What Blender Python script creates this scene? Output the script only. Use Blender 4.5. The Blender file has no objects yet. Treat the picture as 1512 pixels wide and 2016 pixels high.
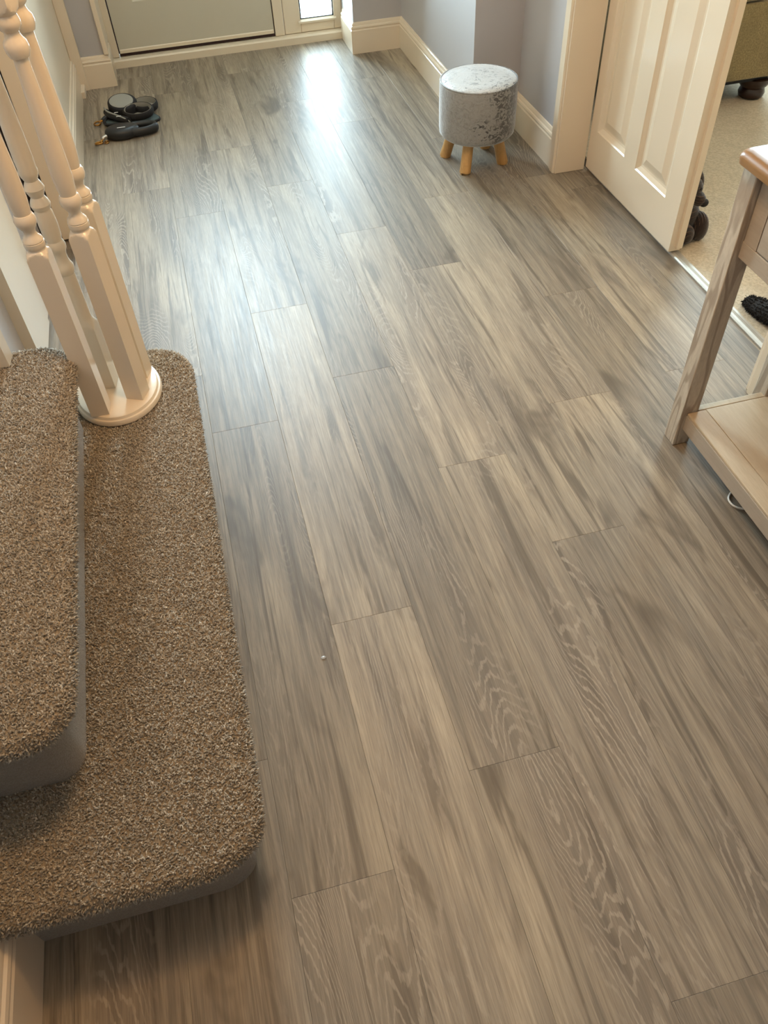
import bpy, bmesh, math, random
import numpy as np
from mathutils import Vector, Matrix
random.seed(7)
rng = np.random.default_rng(7)
S = bpy.context.scene
COL = S.collection

# ------------------------------------------------------------------ camera
F_PX = 1566.14
cam_d = bpy.data.cameras.new('camera')
cam = bpy.data.objects.new('camera', cam_d)
COL.objects.link(cam)
R_ = Vector((0.96691073, -0.25183169, -0.04079755))
U_ = Vector((0.21451455, 0.71601012, 0.66431395))
N_ = -Vector((0.13808385, 0.65108395, -0.74633943))
M = Matrix((R_, U_, N_)).transposed().to_4x4()
M.translation = (-0.0733, 0.0, 1.4168)
cam.matrix_world = M
cam_d.sensor_fit = 'VERTICAL'
cam_d.sensor_height = 36.0
cam_d.lens = F_PX / 2016 * 36.0
cam_d.clip_start = 0.02
S.camera = cam

# ------------------------------------------------------------------ world, light, exposure
w = bpy.data.worlds.new('overcast_sky')
S.world = w
w.use_nodes = True
bg = w.node_tree.nodes['Background']
bg.inputs['Color'].default_value = (0.70, 0.89, 1.0, 1)
bg.inputs['Strength'].default_value = 5.0

def area(name, loc, rot, sx, sy, power, color, spread=180):
    d = bpy.data.lights.new(name, 'AREA')
    d.shape = 'RECTANGLE'; d.size = sx; d.size_y = sy
    d.energy = power; d.color = color; d.spread = math.radians(spread)
    o = bpy.data.objects.new(name, d); COL.objects.link(o)
    o.location = loc; o.rotation_euler = rot
    return o
# area lights stand in for overcast daylight at the three glazed openings; door and side spreads are narrowed to darken the floor by the door
DAY = (0.68, 0.86, 1.0)
area('daylight_door_glass', (0.04, 4.545, 1.565), (math.radians(-90), 0, 0), 0.52, 0.89, 84, DAY, 115)
area('daylight_side_window', (0.688, 4.545, 1.05), (math.radians(-90), 0, 0), 0.19, 1.94, 21, DAY, 125)
area('daylight_lounge_window', (3.3, 4.96, 1.50), (math.radians(-90), 0, 0), 1.9, 1.22, 160, DAY)

def lamp(name, loc, power, color, size):
    d = bpy.data.lights.new(name, 'POINT')
    d.energy = power; d.color = color; d.shadow_soft_size = size
    o = bpy.data.objects.new(name, d); COL.objects.link(o); o.location = loc
    return o
lamp('hall_lamp_light', (0.12, 1.10, 2.04), 33, (1.0, 0.60, 0.26), 0.14)
lamp('stair_fill_light', (-1.7, 1.05, 2.95), 12, (1.0, 0.60, 0.29), 0.12)  # unseen lamp added to light the step tops from the left
lamp('lounge_fill_light', (3.0, 1.4, 2.16), 30, (1.0, 0.68, 0.40), 0.08)  # unseen lamp added to give the lounge light of its own

S.view_settings.view_transform = 'Standard'
S.view_settings.look = 'None'
S.view_settings.exposure = 0.15
S.view_settings.gamma = 1.0
S.view_settings.use_curve_mapping = False
S.cycles.use_denoising = True
S.cycles.max_bounces = 10
S.cycles.diffuse_bounces = 5
S.cycles.sample_clamp_indirect = 6.0

# ------------------------------------------------------------------ materials
def srgb(r, g, b):
    f = lambda c: (c/255/12.92) if c/255 <= 0.04045 else ((c/255+0.055)/1.055)**2.4
    return (f(r), f(g), f(b), 1)

class NT:
    def __init__(s, name):
        s.m = bpy.data.materials.new(name); s.m.use_nodes = True
        s.t = s.m.node_tree; s.b = s.t.nodes['Principled BSDF']
    def n(s, typ, **kw):
        x = s.t.nodes.new(typ)
        for k, v in kw.items():
            if k in ('operation', 'data_type', 'blend_type', 'attribute_type', 'attribute_name', 'noise_dimensions', 'wave_type', 'bands_direction', 'feature', 'interpolation_type'):
                setattr(x, k, v)
            else:
                x.inputs[k].default_value = v
        return x
    def l(s, a, b): s.t.links.new(a, b)
    def math(s, op, a, b=None, c=None):
        x = s.t.nodes.new('ShaderNodeMath'); x.operation = op
        for i, v in enumerate((a, b, c)):
            if v is None: continue
            if hasattr(v, 'is_output') or not isinstance(v, (int, float)): s.l(v, x.inputs[i])
            else: x.inputs[i].default_value = v
        return x.outputs[0]
    def mapr(s, v, a, b, c, d, smooth=True):
        x = s.t.nodes.new('ShaderNodeMapRange'); x.interpolation_type = 'SMOOTHSTEP' if smooth else 'LINEAR'
        s.l(v, x.inputs[0])
        for i, q in enumerate((a, b, c, d)): x.inputs[1+i].default_value = q
        return x.outputs[0]
    def mix(s, fac, a, b, blend='MIX'):
        x = s.t.nodes.new('ShaderNodeMix'); x.data_type = 'RGBA'; x.blend_type = blend
        for sock, v in ((x.inputs[0], fac), (x.inputs[6], a), (x.inputs[7], b)):
            if isinstance(v, (tuple, list)): sock.default_value = v
            elif isinstance(v, (int, float)): sock.default_value = v
            else: s.l(v, sock)
        return x.outputs[2]
    def coord(s, scale=(1, 1, 1), which='Object', add=None):
        tc = s.t.nodes.new('ShaderNodeTexCoord')
        src = tc.outputs[which]
        if add is not None:
            va = s.t.nodes.new('ShaderNodeVectorMath'); va.operation = 'ADD'
            s.l(src, va.inputs[0]); s.l(add, va.inputs[1]); src = va.outputs[0]
        vm = s.t.nodes.new('ShaderNodeVectorMath'); vm.operation = 'MULTIPLY'
        s.l(src, vm.inputs[0]); vm.inputs[1].default_value = scale
        return vm.outputs[0]
    def noise(s, vec, scale=5, detail=3, rough=0.5, dist=0.0):
        x = s.t.nodes.new('ShaderNodeTexNoise')
        s.l(vec, x.inputs['Vector'])
        x.inputs['Scale'].default_value = scale; x.inputs['Detail'].default_value = detail
        x.inputs['Roughness'].default_value = rough; x.inputs['Distortion'].default_value = dist
        return x.outputs['Fac']
    def bump(s, h, strength=0.3, dist=0.001):
        x = s.t.nodes.new('ShaderNodeBump')
        s.l(h, x.inputs['Height']); x.inputs['Strength'].default_value = strength; x.inputs['Distance'].default_value = dist
        s.l(x.outputs[0], s.b.inputs['Normal'])
    def set(s, **kw):
        for k, v in kw.items():
            k = k.replace('_', ' ')
            if isinstance(v, (tuple, list, float, int)): s.b.inputs[k].default_value = v
            else: s.l(v, s.b.inputs[k])
        return s

def plain(name, col, rough=0.5, metal=0.0, var=0.06, nscale=6, bump=0.0, bscale=200, **kw):
    t = NT(name)
    v = t.coord()
    n = t.noise(v, nscale, 4)
    dark = tuple(c*(1-var) for c in col[:3]) + (1,)
    lite = tuple(min(1, c*(1+var)) for c in col[:3]) + (1,)
    t.set(Base_Color=t.mix(n, dark, lite), Roughness=rough, Metallic=metal, **kw)
    if bump: t.bump(t.noise(v, bscale, 3), bump, 0.001)
    return t.m

MAT = {}
MAT['gloss_white'] = plain('white_gloss_paint', srgb(224, 208, 185), 0.22, var=0.02, bump=0.03, bscale=60)
MAT['satin_white'] = plain('white_satin_paint', srgb(224, 208, 185), 0.30, var=0.02, bump=0.03, bscale=60)
MAT['upvc'] = plain('white_window_plastic', srgb(222, 208, 184), 0.30, var=0.02)
MAT['door_leaf'] = plain('sage_grey_door_skin', srgb(196, 190, 172), 0.38, var=0.03, bump=0.08, bscale=220)
MAT['wall'] = plain('grey_lavender_wall_paint', srgb(180, 176, 176), 0.55, var=0.02, bump=0.05, bscale=300)
MAT['wall_lounge'] = plain('cream_lounge_wall_paint', srgb(214, 203, 182), 0.6, var=0.02)
MAT['ceiling'] = plain('white_ceiling_paint', srgb(228, 222, 212), 0.8, var=0.02)
MAT['seal'] = plain('dark_red_brown_door_seal', srgb(46, 20, 14), 0.6)
MAT['gap_shade'] = plain('painted_gap_shade', srgb(20, 14, 10), 0.8)  # near-black that paints the shade of gaps onto solid boards
MAT['black_plastic'] = plain('black_plastic', srgb(26, 25, 26), 0.38, bump=0.05, bscale=500)
MAT['black_web'] = plain('black_webbing', srgb(24, 22, 24), 0.75, bump=0.3, bscale=700)
MAT['grey_mesh'] = plain('grey_mesh_lining', srgb(148, 146, 138), 0.8, bump=0.4, bscale=900)
MAT['teal_fabric'] = plain('grey_teal_fabric', srgb(70, 84, 86), 0.8, bump=0.3, bscale=800)
MAT['brass'] = plain('brass_clip_metal', srgb(176, 128, 66), 0.28, 1.0)
MAT['steel'] = plain('brushed_steel', srgb(190, 190, 188), 0.35, 1.0)
MAT['bright_label'] = plain('pale_printed_mark', srgb(220, 220, 218), 0.5)
MAT['cable'] = plain('white_cable_plastic', srgb(226, 222, 214), 0.4)
MAT['strip'] = plain('pale_metal_threshold', srgb(176, 170, 160), 0.4, 0.3, bump=0.1)
MAT['dark_wood'] = plain('dark_stained_wood', srgb(44, 26, 20), 0.28, var=0.15)
MAT['black_fur'] = plain('black_fleece', srgb(22, 18, 16), 0.95, bump=0.6, bscale=260)
MAT['nose'] = plain('black_felt_nose', srgb(14, 11, 11), 0.6)
MAT['lampshade'] = plain('opal_lamp_glass', srgb(240, 236, 226), 0.4)

def glass_mat():
    t = NT('clear_double_glazing')
    nodes = t.t.nodes
    tr = nodes.new('ShaderNodeBsdfTransparent'); gl = nodes.new('ShaderNodeBsdfGlossy'); mx = nodes.new('ShaderNodeMixShader')
    tr.inputs[0].default_value = (0.95, 0.98, 0.97, 1); gl.inputs['Roughness'].default_value = 0.02
    mx.inputs[0].default_value = 0.06
    t.l(tr.outputs[0], mx.inputs[1]); t.l(gl.outputs[0], mx.inputs[2])
    t.l(mx.outputs[0], nodes['Material Output'].inputs['Surface'])
    return t.m
MAT['glass'] = glass_mat()

def plank_mat():
    t = NT('limed_oak_plank')
    n = t.n
    seed = n('ShaderNodeAttribute', attribute_type='OBJECT', attribute_name='seed')
    tone = n('ShaderNodeAttribute', attribute_type='OBJECT', attribute_name='tone')
    fig = n('ShaderNodeAttribute', attribute_type='OBJECT', attribute_name='figure')
    comb = n('ShaderNodeCombineXYZ')
    t.l(t.math('MULTIPLY', seed.outputs['Fac'], 3.71), comb.inputs[0])
    t.l(t.math('MULTIPLY', seed.outputs['Fac'], 7.13), comb.inputs[1])
    t.l(t.math('MULTIPLY', seed.outputs['Fac'], 1.37), comb.inputs[2])
    off = comb.outputs[0]
    figf = fig.outputs['Fac']
    # broad streaks along the plank
    warp = t.noise(t.coord((3, 0.8, 1), add=off), 3, 2, 0.5)
    st1 = t.noise(t.coord((13, 0.8, 1), add=off), 1.6, 4, 0.55, 0.7)
    st2 = t.noise(t.coord((55, 1.7, 1), add=off), 1.5, 5, 0.65, 0.6)
    # cathedral figure: contour lines of a stretched noise field
    field = t.noise(t.coord((5.2, 0.72, 1), add=off), 1.0, 2.0, 0.45, 0.35)
    wob = t.noise(t.coord((60, 14, 1), add=off), 1.6, 3, 0.6)
    fld = t.math('ADD', t.math('MULTIPLY', field, 74.0), t.math('MULTIPLY', wob, 1.3))
    ring = t.math('SINE', t.math('MULTIPLY', fld, 6.2832))
    ringl = t.mapr(ring, 0.30, 0.95, 0.0, 1.0)
    where = t.mapr(t.noise(t.coord((6, 1.1, 1), add=off), 1.3, 2, 0.5), 0.43, 0.58, 0.0, 1.0)
    ringm = t.math('MULTIPLY', t.math('MULTIPLY', ringl, where), figf)
    # knots and dark smudges
    kn = t.noise(t.coord((11, 3.0, 1), add=off), 1.0, 3, 0.55, 0.6)
    knm = t.mapr(kn, 0.575, 0.73, 0.0, 1.0)
    # pale sap patches
    pl = t.mapr(t.noise(t.coord((7, 1.0, 1), add=off), 0.9, 2, 0.5, 0.4), 0.50, 0.72, 0.0, 1.0)
    # fine pores
    gr = t.noise(t.coord((420, 16, 1), add=off), 1.0, 3, 0.6)
    por = t.mapr(gr, 0.30, 0.60, 0.0, 1.0)
    gr2 = t.noise(t.coord((150, 5, 1), add=off), 1.3, 3, 0.7, 0.4)

    c_dark = (0.118, 0.092, 0.066, 1)
    c_mid = (0.262, 0.212, 0.158, 1)
    c_lite = (0.480, 0.395, 0.285, 1)
    c_grey = (0.185, 0.155, 0.122, 1)
    s1 = t.mapr(st1, 0.40, 0.62, 0.0, 1.0)
    s2 = t.mapr(st2, 0.30, 0.72, 0.0, 1.0)
    base = t.mix(s1, c_grey, c_mid)
    base = t.mix(t.math('MULTIPLY', s2, 0.55), base, c_lite)
    base = t.mix(t.math('MULTIPLY', pl, 0.75), base, c_lite)
    dk = t.mapr(t.noise(t.coord((30, 1.4, 1), add=off), 1.2, 4, 0.6, 0.8), 0.51, 0.66, 0.0, 0.80)
    base = t.mix(dk, base, c_dark)
    base = t.mix(t.math('MULTIPLY', knm, 0.82), base, c_dark)
    base = t.mix(t.math('MULTIPLY', t.math('MULTIPLY', where, figf), 0.42), base, (0.175, 0.142, 0.115, 1))
    base = t.mix(t.math('MULTIPLY', ringm, 0.62), base, (0.44, 0.37, 0.285, 1))
    base = t.mix(t.math('MULTIPLY', t.mapr(gr2, 0.35, 0.65, 0, 1), 0.20), base, c_dark)
    base = t.mix(t.math('MULTIPLY', t.math('SUBTRACT', 1.0, por), 0.34), base, (0.12, 0.095, 0.075, 1))
    mul = n('ShaderNodeMix', data_type='RGBA', blend_type='MULTIPLY')
    mul.inputs[0].default_value = 1.0
    t.l(base, mul.inputs[6])
    ct = n('ShaderNodeCombineColor')
    t.l(tone.outputs['Fac'], ct.inputs[0]); t.l(tone.outputs['Fac'], ct.inputs[1]); t.l(tone.outputs['Fac'], ct.inputs[2])
    t.l(ct.outputs[0], mul.inputs[7])
    rough = t.mapr(gr2, 0.2, 0.8, 0.40, 0.50, False)
    t.set(Base_Color=mul.outputs[2], Roughness=rough)
    t.b.inputs['Specular IOR Level'].default_value = 0.36
    rip = t.noise(t.coord((5, 26, 1), add=off), 1.0, 1, 0.4)
    hgt = t.math('ADD', t.math('ADD', t.math('MULTIPLY', gr, 0.6), t.math('MULTIPLY', ringm, 0.5)), t.math('MULTIPLY', rip, 1.6))
    t.bump(hgt, 0.16, 0.0005)
    return t.m
MAT['plank'] = plank_mat()
MAT['subfloor'] = plain('dark_subfloor', srgb(60, 48, 38), 0.8)

def carpet_mat(name, c1, c2, c3, scale, tuft=False):
    t = NT(name)
    v = t.coord()
    a = t.noise(v, scale, 3, 0.7)
    b = t.noise(v, scale*0.12, 3, 0.6)
    col = t.mix(t.mapr(a, 0.35, 0.65, 0, 1), c1, c2)
    col = t.mix(t.mapr(b, 0.3, 0.75, 0, 0.35), col, c3)
    if tuft:
        g = t.t.nodes.new('ShaderNodeNewGeometry')
        r = g.outputs['Random Per Island']
        col = t.mix(t.mapr(r, 0.0, 1.0, 0.0, 1.0, False), t.mix(0.75, col, c1), t.mix(0.7, col, c2))
        col = t.mix(t.mapr(r, 0.86, 0.90, 0.0, 0.75), col, c3)
    t.set(Base_Color=col, Roughness=0.95)
    t.b.inputs['Sheen Weight'].default_value = 0.25
    t.b.inputs['Specular IOR Level'].default_value = 0.15
    if not tuft: t.bump(a, 0.8, 0.003)
    return t.m
MAT['stair_carpet'] = carpet_mat('stair_carpet_backing', (0.23, 0.175, 0.115, 1), (0.36, 0.285, 0.20, 1), (0.28, 0.22, 0.15, 1), 330)
MAT['riser_carpet'] = carpet_mat('stair_carpet_riser', (0.23, 0.192, 0.150, 1), (0.34, 0.288, 0.230, 1), (0.285, 0.24, 0.19, 1), 420)
MAT['tuft'] = carpet_mat('stair_carpet_tuft', (0.235, 0.190, 0.138, 1), (0.46, 0.392, 0.302, 1), (0.60, 0.53, 0.43, 1), 40, True)
MAT['lounge_carpet'] = carpet_mat('beige_lounge_carpet', (0.40, 0.33, 0.235, 1), (0.54, 0.455, 0.33, 1), (0.36, 0.30, 0.215, 1), 120)
MAT['sofa'] = carpet_mat('olive_beige_sofa_chenille', (0.20, 0.155, 0.075, 1), (0.31, 0.245, 0.125, 1), (0.155, 0.115, 0.055, 1), 160)

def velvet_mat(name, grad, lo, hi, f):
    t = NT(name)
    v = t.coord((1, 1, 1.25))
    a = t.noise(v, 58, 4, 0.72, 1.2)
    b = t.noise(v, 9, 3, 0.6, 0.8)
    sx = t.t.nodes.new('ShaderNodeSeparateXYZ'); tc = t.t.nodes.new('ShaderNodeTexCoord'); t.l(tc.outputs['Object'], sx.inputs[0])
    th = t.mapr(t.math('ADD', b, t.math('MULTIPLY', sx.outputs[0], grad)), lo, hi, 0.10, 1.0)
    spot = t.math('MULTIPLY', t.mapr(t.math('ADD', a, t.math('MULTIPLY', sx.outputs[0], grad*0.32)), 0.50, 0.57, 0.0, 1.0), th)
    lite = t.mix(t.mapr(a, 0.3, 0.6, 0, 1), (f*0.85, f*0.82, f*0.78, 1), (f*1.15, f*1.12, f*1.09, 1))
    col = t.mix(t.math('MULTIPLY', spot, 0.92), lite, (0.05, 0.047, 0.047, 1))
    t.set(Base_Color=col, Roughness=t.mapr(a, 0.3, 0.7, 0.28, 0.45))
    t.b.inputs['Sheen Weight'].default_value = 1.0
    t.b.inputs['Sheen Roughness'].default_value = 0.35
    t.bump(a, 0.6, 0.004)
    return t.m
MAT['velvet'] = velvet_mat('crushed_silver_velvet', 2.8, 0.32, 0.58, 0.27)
MAT['velvet_top'] = velvet_mat('crushed_velvet_lit_top', 0.0, 0.40, 0.70, 0.55)  # drum velvet again, paler: light on the seat put into its colour

def wood_mat(name, c1, c2, c3, stretch, scale=1.0, rough=0.45, fig=26.0, amt=0.6):
    t = NT(name)
    rnd = t.t.nodes.new('ShaderNodeObjectInfo')
    cx = t.n('ShaderNodeCombineXYZ')
    for i, k in enumerate((9.1, 5.3, 7.7)):
        t.l(t.math('MULTIPLY', rnd.outputs['Random'], k), cx.inputs[i])
    sc = tuple(x*scale for x in stretch)
    f = t.noise(t.coord(sc, add=cx.outputs[0]), 1.0, 2, 0.5, 0.3)
    ring = t.mapr(t.math('SINE', t.math('MULTIPLY', f, fig*6.28)), 0.0, 0.95, 0, 1)
    g = t.noise(t.coord(tuple(x*26 for x in sc), add=cx.outputs[0]), 1.0, 3, 0.6)
    b = t.noise(t.coord(tuple(x*3 for x in sc), add=cx.outputs[0]), 1.0, 3, 0.6)
    col = t.mix(t.mapr(b, 0.3, 0.7, 0, 1), c1, c2)
    col = t.mix(t.math('MULTIPLY', ring, amt), col, c3)
    col = t.mix(t.math('MULTIPLY', t.mapr(g, 0.35, 0.6, 1, 0), 0.22), col, c3)
    t.set(Base_Color=col, Roughness=rough)
    t.bump(g, 0.12, 0.0006)
    return t.m
MAT['table_leg'] = wood_mat('taupe_washed_oak', (0.54, 0.46, 0.36, 1), (0.62, 0.535, 0.425, 1), (0.28, 0.205, 0.145, 1), (16, 16, 2.2), 1.0, 0.5, 7.0, 0.65)
MAT['table_taupe'] = wood_mat('taupe_painted_wood', (0.42, 0.35, 0.275, 1), (0.46, 0.385, 0.305, 1), (0.34, 0.27, 0.205, 1), (8, 1.2, 8), 1.0, 0.45, 4.0, 0.15)
MAT['table_shelf'] = wood_mat('pale_oak_shelf', (0.50, 0.39, 0.265, 1), (0.58, 0.465, 0.325, 1), (0.40, 0.29, 0.18, 1), (8, 1.0, 8), 1.0, 0.35, 5.0, 0.3)
MAT['table_top'] = wood_mat('honey_oak_top', (0.235, 0.115, 0.034, 1), (0.30, 0.155, 0.050, 1), (0.165, 0.076, 0.020, 1), (9, 1.0, 9), 1.0, 0.36, 6.0, 0.35)
MAT['stool_leg'] = wood_mat('honey_pine_log', (0.56, 0.32, 0.115, 1), (0.66, 0.40, 0.16, 1), (0.36, 0.175, 0.05, 1), (14, 14, 3), 1.0, 0.42, 2.5, 0.35)

def cord_mat():
    t = NT('brown_ribbed_corduroy')
    v = t.coord()
    a = t.noise(v, 240, 3)
    attr = t.n('ShaderNodeAttribute', attribute_type='GEOMETRY', attribute_name='rib')
    col = t.mix(a, (0.012, 0.005, 0.0035, 1), (0.024, 0.011, 0.007, 1))
    col = t.mix(t.mapr(attr.outputs['Fac'], 0.62, 0.97, 0, 0.7), col, (0.12, 0.062, 0.038, 1))
    t.set(Base_Color=col, Roughness=0.9)
    t.b.inputs['Sheen Weight'].default_value = 0.3
    t.bump(a, 0.5, 0.002)
    return t.m
MAT['corduroy'] = cord_mat()

def chip_mat():
    t = NT('clear_plastic_chip')
    t.set(Base_Color=(0.9, 0.9, 0.88, 1), Roughness=0.15)
    t.b.inputs['Transmission Weight'].default_value = 0.7
    return t.m
MAT['chip'] = chip_mat()

# ------------------------------------------------------------------ builders
WORIGIN = {}
class MB:
    def __init__(s): s.v = []; s.f = []
    def add(s, vs, fs):
        o = len(s.v); s.v += [tuple(map(float, q)) for q in vs]; s.f += [tuple(i+o for i in f) for f in fs]; return s
    def box(s, a, b):
        x0, y0, z0 = a; x1, y1, z1 = b
        return s.add([(x0, y0, z0), (x1, y0, z0), (x1, y1, z0), (x0, y1, z0), (x0, y0, z1), (x1, y0, z1), (x1, y1, z1), (x0, y1, z1)],
                     [(0, 3, 2, 1), (4, 5, 6, 7), (0, 1, 5, 4), (1, 2, 6, 5), (2, 3, 7, 6), (3, 0, 4, 7)])
    def rings(s, rings, cap0=True, cap1=True, closed=True):
        o = []; n = len(rings[0])
        base = len(s.v)
        for r in rings: s.v += [tuple(map(float, q)) for q in r]
        for i in range(len(rings)-1):
            for j in range(n if closed else n-1):
                k = (j+1) % n
                s.f.append((base+i*n+j, base+i*n+k, base+(i+1)*n+k, base+(i+1)*n+j))
        if cap0: s.f.append(tuple(base+j for j in reversed(range(n))))
        if cap1: s.f.append(tuple(base+(len(rings)-1)*n+j for j in range(n)))
        return s
    def lathe(s, prof, c, n=32):
        rs = [[(c[0]+r*math.cos(2*math.pi*j/n), c[1]+r*math.sin(2*math.pi*j/n), c[2]+z) for j in range(n)] for r, z in prof]
        return s.rings(rs)
    def tube(s, pts, r, n=10, closed=False, flat=1.0, up=(0, 0, 1)):
        pts = [Vector(p) for p in pts]; rs = []
        m = len(pts)
        for i, p in enumerate(pts):
            a = pts[(i-1) % m] if (closed or i > 0) else p
            b = pts[(i+1) % m] if (closed or i < m-1) else p
            d = (b-a).normalized()
            u = Vector(up); u = (u - d*u.dot(d))
            if u.length < 1e-4: u = Vector((1, 0, 0)) - d*d.x
            u.normalize(); v = d.cross(u)
            ri = r[i] if isinstance(r, (list, tuple)) else r
            rs.append([p + (v*math.cos(2*math.pi*j/n) + u*math.sin(2*math.pi*j/n)*flat)*ri for j in range(n)])
        if closed: rs.append(rs[0])
        return s.rings(rs, not closed, not closed)
    def prism(s, poly, axis, a, b):
        # poly: 2d outline in the two other axes (cyclic order), extruded along axis from a to b
        def P(u, v, w):
            return {'x': (w, u, v), 'y': (u, w, v), 'z': (u, v, w)}[axis]
        return s.rings([[P(u, v, a) for u, v in poly], [P(u, v, b) for u, v in poly]])
    def sphere(s, c, r, n=20, m=12, rot=None):
        r = r if isinstance(r, (tuple, list)) else (r, r, r)
        rs = []
        for i in range(m+1):
            t = math.pi*(i+0.02*(i == 0)-0.02*(i == m))/m
            rs.append([Vector((r[0]*math.sin(t)*math.cos(2*math.pi*j/n), r[1]*math.sin(t)*math.sin(2*math.pi*j/n), -r[2]*math.cos(t))) for j in range(n)])
        if rot: rs = [[rot @ q for q in ring] for ring in rs]
        rs = [[q+Vector(c) for q in ring] for ring in rs]
        return s.rings(rs)
    def build(s, name, mat, parent=None, origin=None, bevel=0, segs=2, smooth=None, fixn=True):
        po = WORIGIN.get(parent.name, Vector((0, 0, 0))) if parent else Vector((0, 0, 0))
        org = Vector(origin) if origin is not None else po
        me = bpy.data.meshes.new(name)
        me.from_pydata([Vector(v)-org for v in s.v], [], s.f)
        if fixn:
            bm = bmesh.new(); bm.from_mesh(me); bmesh.ops.recalc_face_normals(bm, faces=bm.faces); bm.to_mesh(me); bm.free()
        me.materials.append(MAT[mat])
        o = bpy.data.objects.new(name, me); COL.objects.link(o)
        if parent: o.parent = parent
        o.location = org-po
        WORIGIN[o.name] = org
        if smooth is not None:
            me.shade_smooth(); me.set_sharp_from_angle(angle=math.radians(smooth))
        if bevel:
            b = o.modifiers.new('bevel', 'BEVEL'); b.width = bevel; b.segments = segs; b.limit_method = 'ANGLE'; b.angle_limit = math.radians(40)
            b.harden_normals = False
        return o
def box(name, a, b, mat, parent=None, bevel=0.0, origin=None, segs=2):
    return MB().box(a, b).build(name, mat, parent, origin, bevel, segs)
def tag(o, label, cat, group=None):
    o['label'] = label; o['category'] = cat
    if group: o['group'] = group
    return o
def thing(name, loc, label, cat, group=None):
    o = bpy.data.objects.new(name, None); COL.objects.link(o); o.location = loc
    o.empty_display_size = 0.05
    WORIGIN[o.name] = Vector(loc)
    return tag(o, label, cat, group)
def struct(o):
    o['kind'] = 'structure'; return o

# ================================================================== SETTING
# --- floor and its planks
floor = struct(box('floor', (-3.2, -1.8, -0.06), (1.40, 4.50, -0.004), 'subfloor'))
W = 0.178; L = 1.195
JOINT = {-4: 0.35, -3: 0.05, -2: 0.697, -1: 0.442, 0: 0.957, 1: 0.573, 2: 0.144, 3: 1.037, 4: 0.29, 5: 0.763, 6: 0.32, 7: 0.18}
# (column, joint index from the first) -> seed, tone, figure
random.seed(21)
plank_mesh = {}
for k in range(-4, 8):
    j0 = JOINT[k]
    y = j0 - math.ceil((j0+1.6)/L)*L
    i = 0
    while y < 4.43:
        y0, y1 = max(y, -1.7), min(y+L, 4.445)
        x0, x1 = k*W, (k+1)*W
        if k == 7: x1 = 1.366
        if k == -4: x0 = -0.66
        if k == 7 and y0 > 2.72: y += L; continue
        if y1-y0 > 0.03:
            g = 0.00012
            key = (round(x1-x0, 4), round(y1-y0, 4))
            if key not in plank_mesh:
                mb = MB(); wx, wy = x1-x0, y1-y0
                e = 0.0004
                lo = [(g, g), (wx-g, g), (wx-g, wy-g), (g, wy-g)]
                hi = [(g+e, g+e), (wx-g-e, g+e), (wx-g-e, wy-g-e), (g+e, wy-g-e)]
                mb.rings([[(a, b, -0.004) for a, b in lo], [(a, b, -e*0.8) for a, b in lo], [(a, b, 0) for a, b in hi]])
                me = bpy.data.meshes.new('plank'); me.from_pydata(mb.v, [], mb.f); me.materials.append(MAT['plank'])
                plank_mesh[key] = me
            o = bpy.data.objects.new('plank', plank_mesh[key]); COL.objects.link(o)
            o.parent = floor; o.location = (x0, y0, 0)
            o['seed'] = float(random.random()*10)
            o['tone'] = float(random.uniform(0.84, 1.14))
            o['figure'] = float(random.choice((0.15, 0.5, 1.0, 1.0)))
        y += L; i += 1

# --- lounge floor
struct(box('floor_lounge', (1.40, -1.0, -0.06), (5.2, 4.85, 0.004), 'lounge_carpet'))
struct(MB().prism([(1.3665, -0.003), (1.3665, 0.004), (1.370, 0.008), (1.378, 0.008), (1.392, 0.004), (1.40, 0.004), (1.40, -0.003)], 'y', 1.415, 2.69).build('trim_1', 'strip'))

# --- walls
def wall(name, a, b, mat='wall'): return struct(box(name, a, b, mat))
H = 2.40
# front wall, with the door set and side window
wall('wall_front', (-3.2, 4.52, 0), (-0.345, 4.70, H))
wall('wall_front_head', (-0.345, 4.52, 2.10), (0.815, 4.70, H))
wall('wall_front_left_nib', (-0.70, 4.222, 0), (-0.353, 4.52, H))
wall('wall_front_right_nib', (0.815, 4.205, 0), (1.40, 4.70, H))
wall('wall_right', (1.055, 3.15, 0), (1.40, 4.205, H))
wall('wall_right_middle', (1.25, 2.755, 0), (1.35, 3.15, H))
wall('wall_right_head', (1.25, 1.345, 2.03), (1.35, 2.755, H))
wall('wall_right_near', (1.25, -1.8, 0), (1.35, 1.345, H))
wall('wall_left', (-0.70, -1.8, 0), (-0.597, 0.487, H))
wall('wall_left_far', (-0.70, 2.812, 0), (-0.515, 4.222, H), 'satin_white')
wall('wall_left_middle', (-0.90, 1.612, 0), (-0.640, 2.812, H))
wall('wall_back', (-0.70, -1.9, 0), (1.35, -1.8, H))
wall('wall_stair_near', (-3.2, 0.40, 0), (-0.70, 0.487, H))
wall('wall_stair_end', (-3.3, 0.487, 0), (-3.2, 4.6, 3.4))
struct(box('ceiling', (-0.70, -1.9, H), (1.40, 4.70, H+0.1), 'ceiling'))
struct(box('ceiling_stair', (-3.3, 0.4, 3.4), (-0.7, 4.7, 3.5), 'ceiling'))
wall('wall_stair_head', (-0.72, 0.487, H), (-0.70, 4.6, 3.4))
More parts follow.
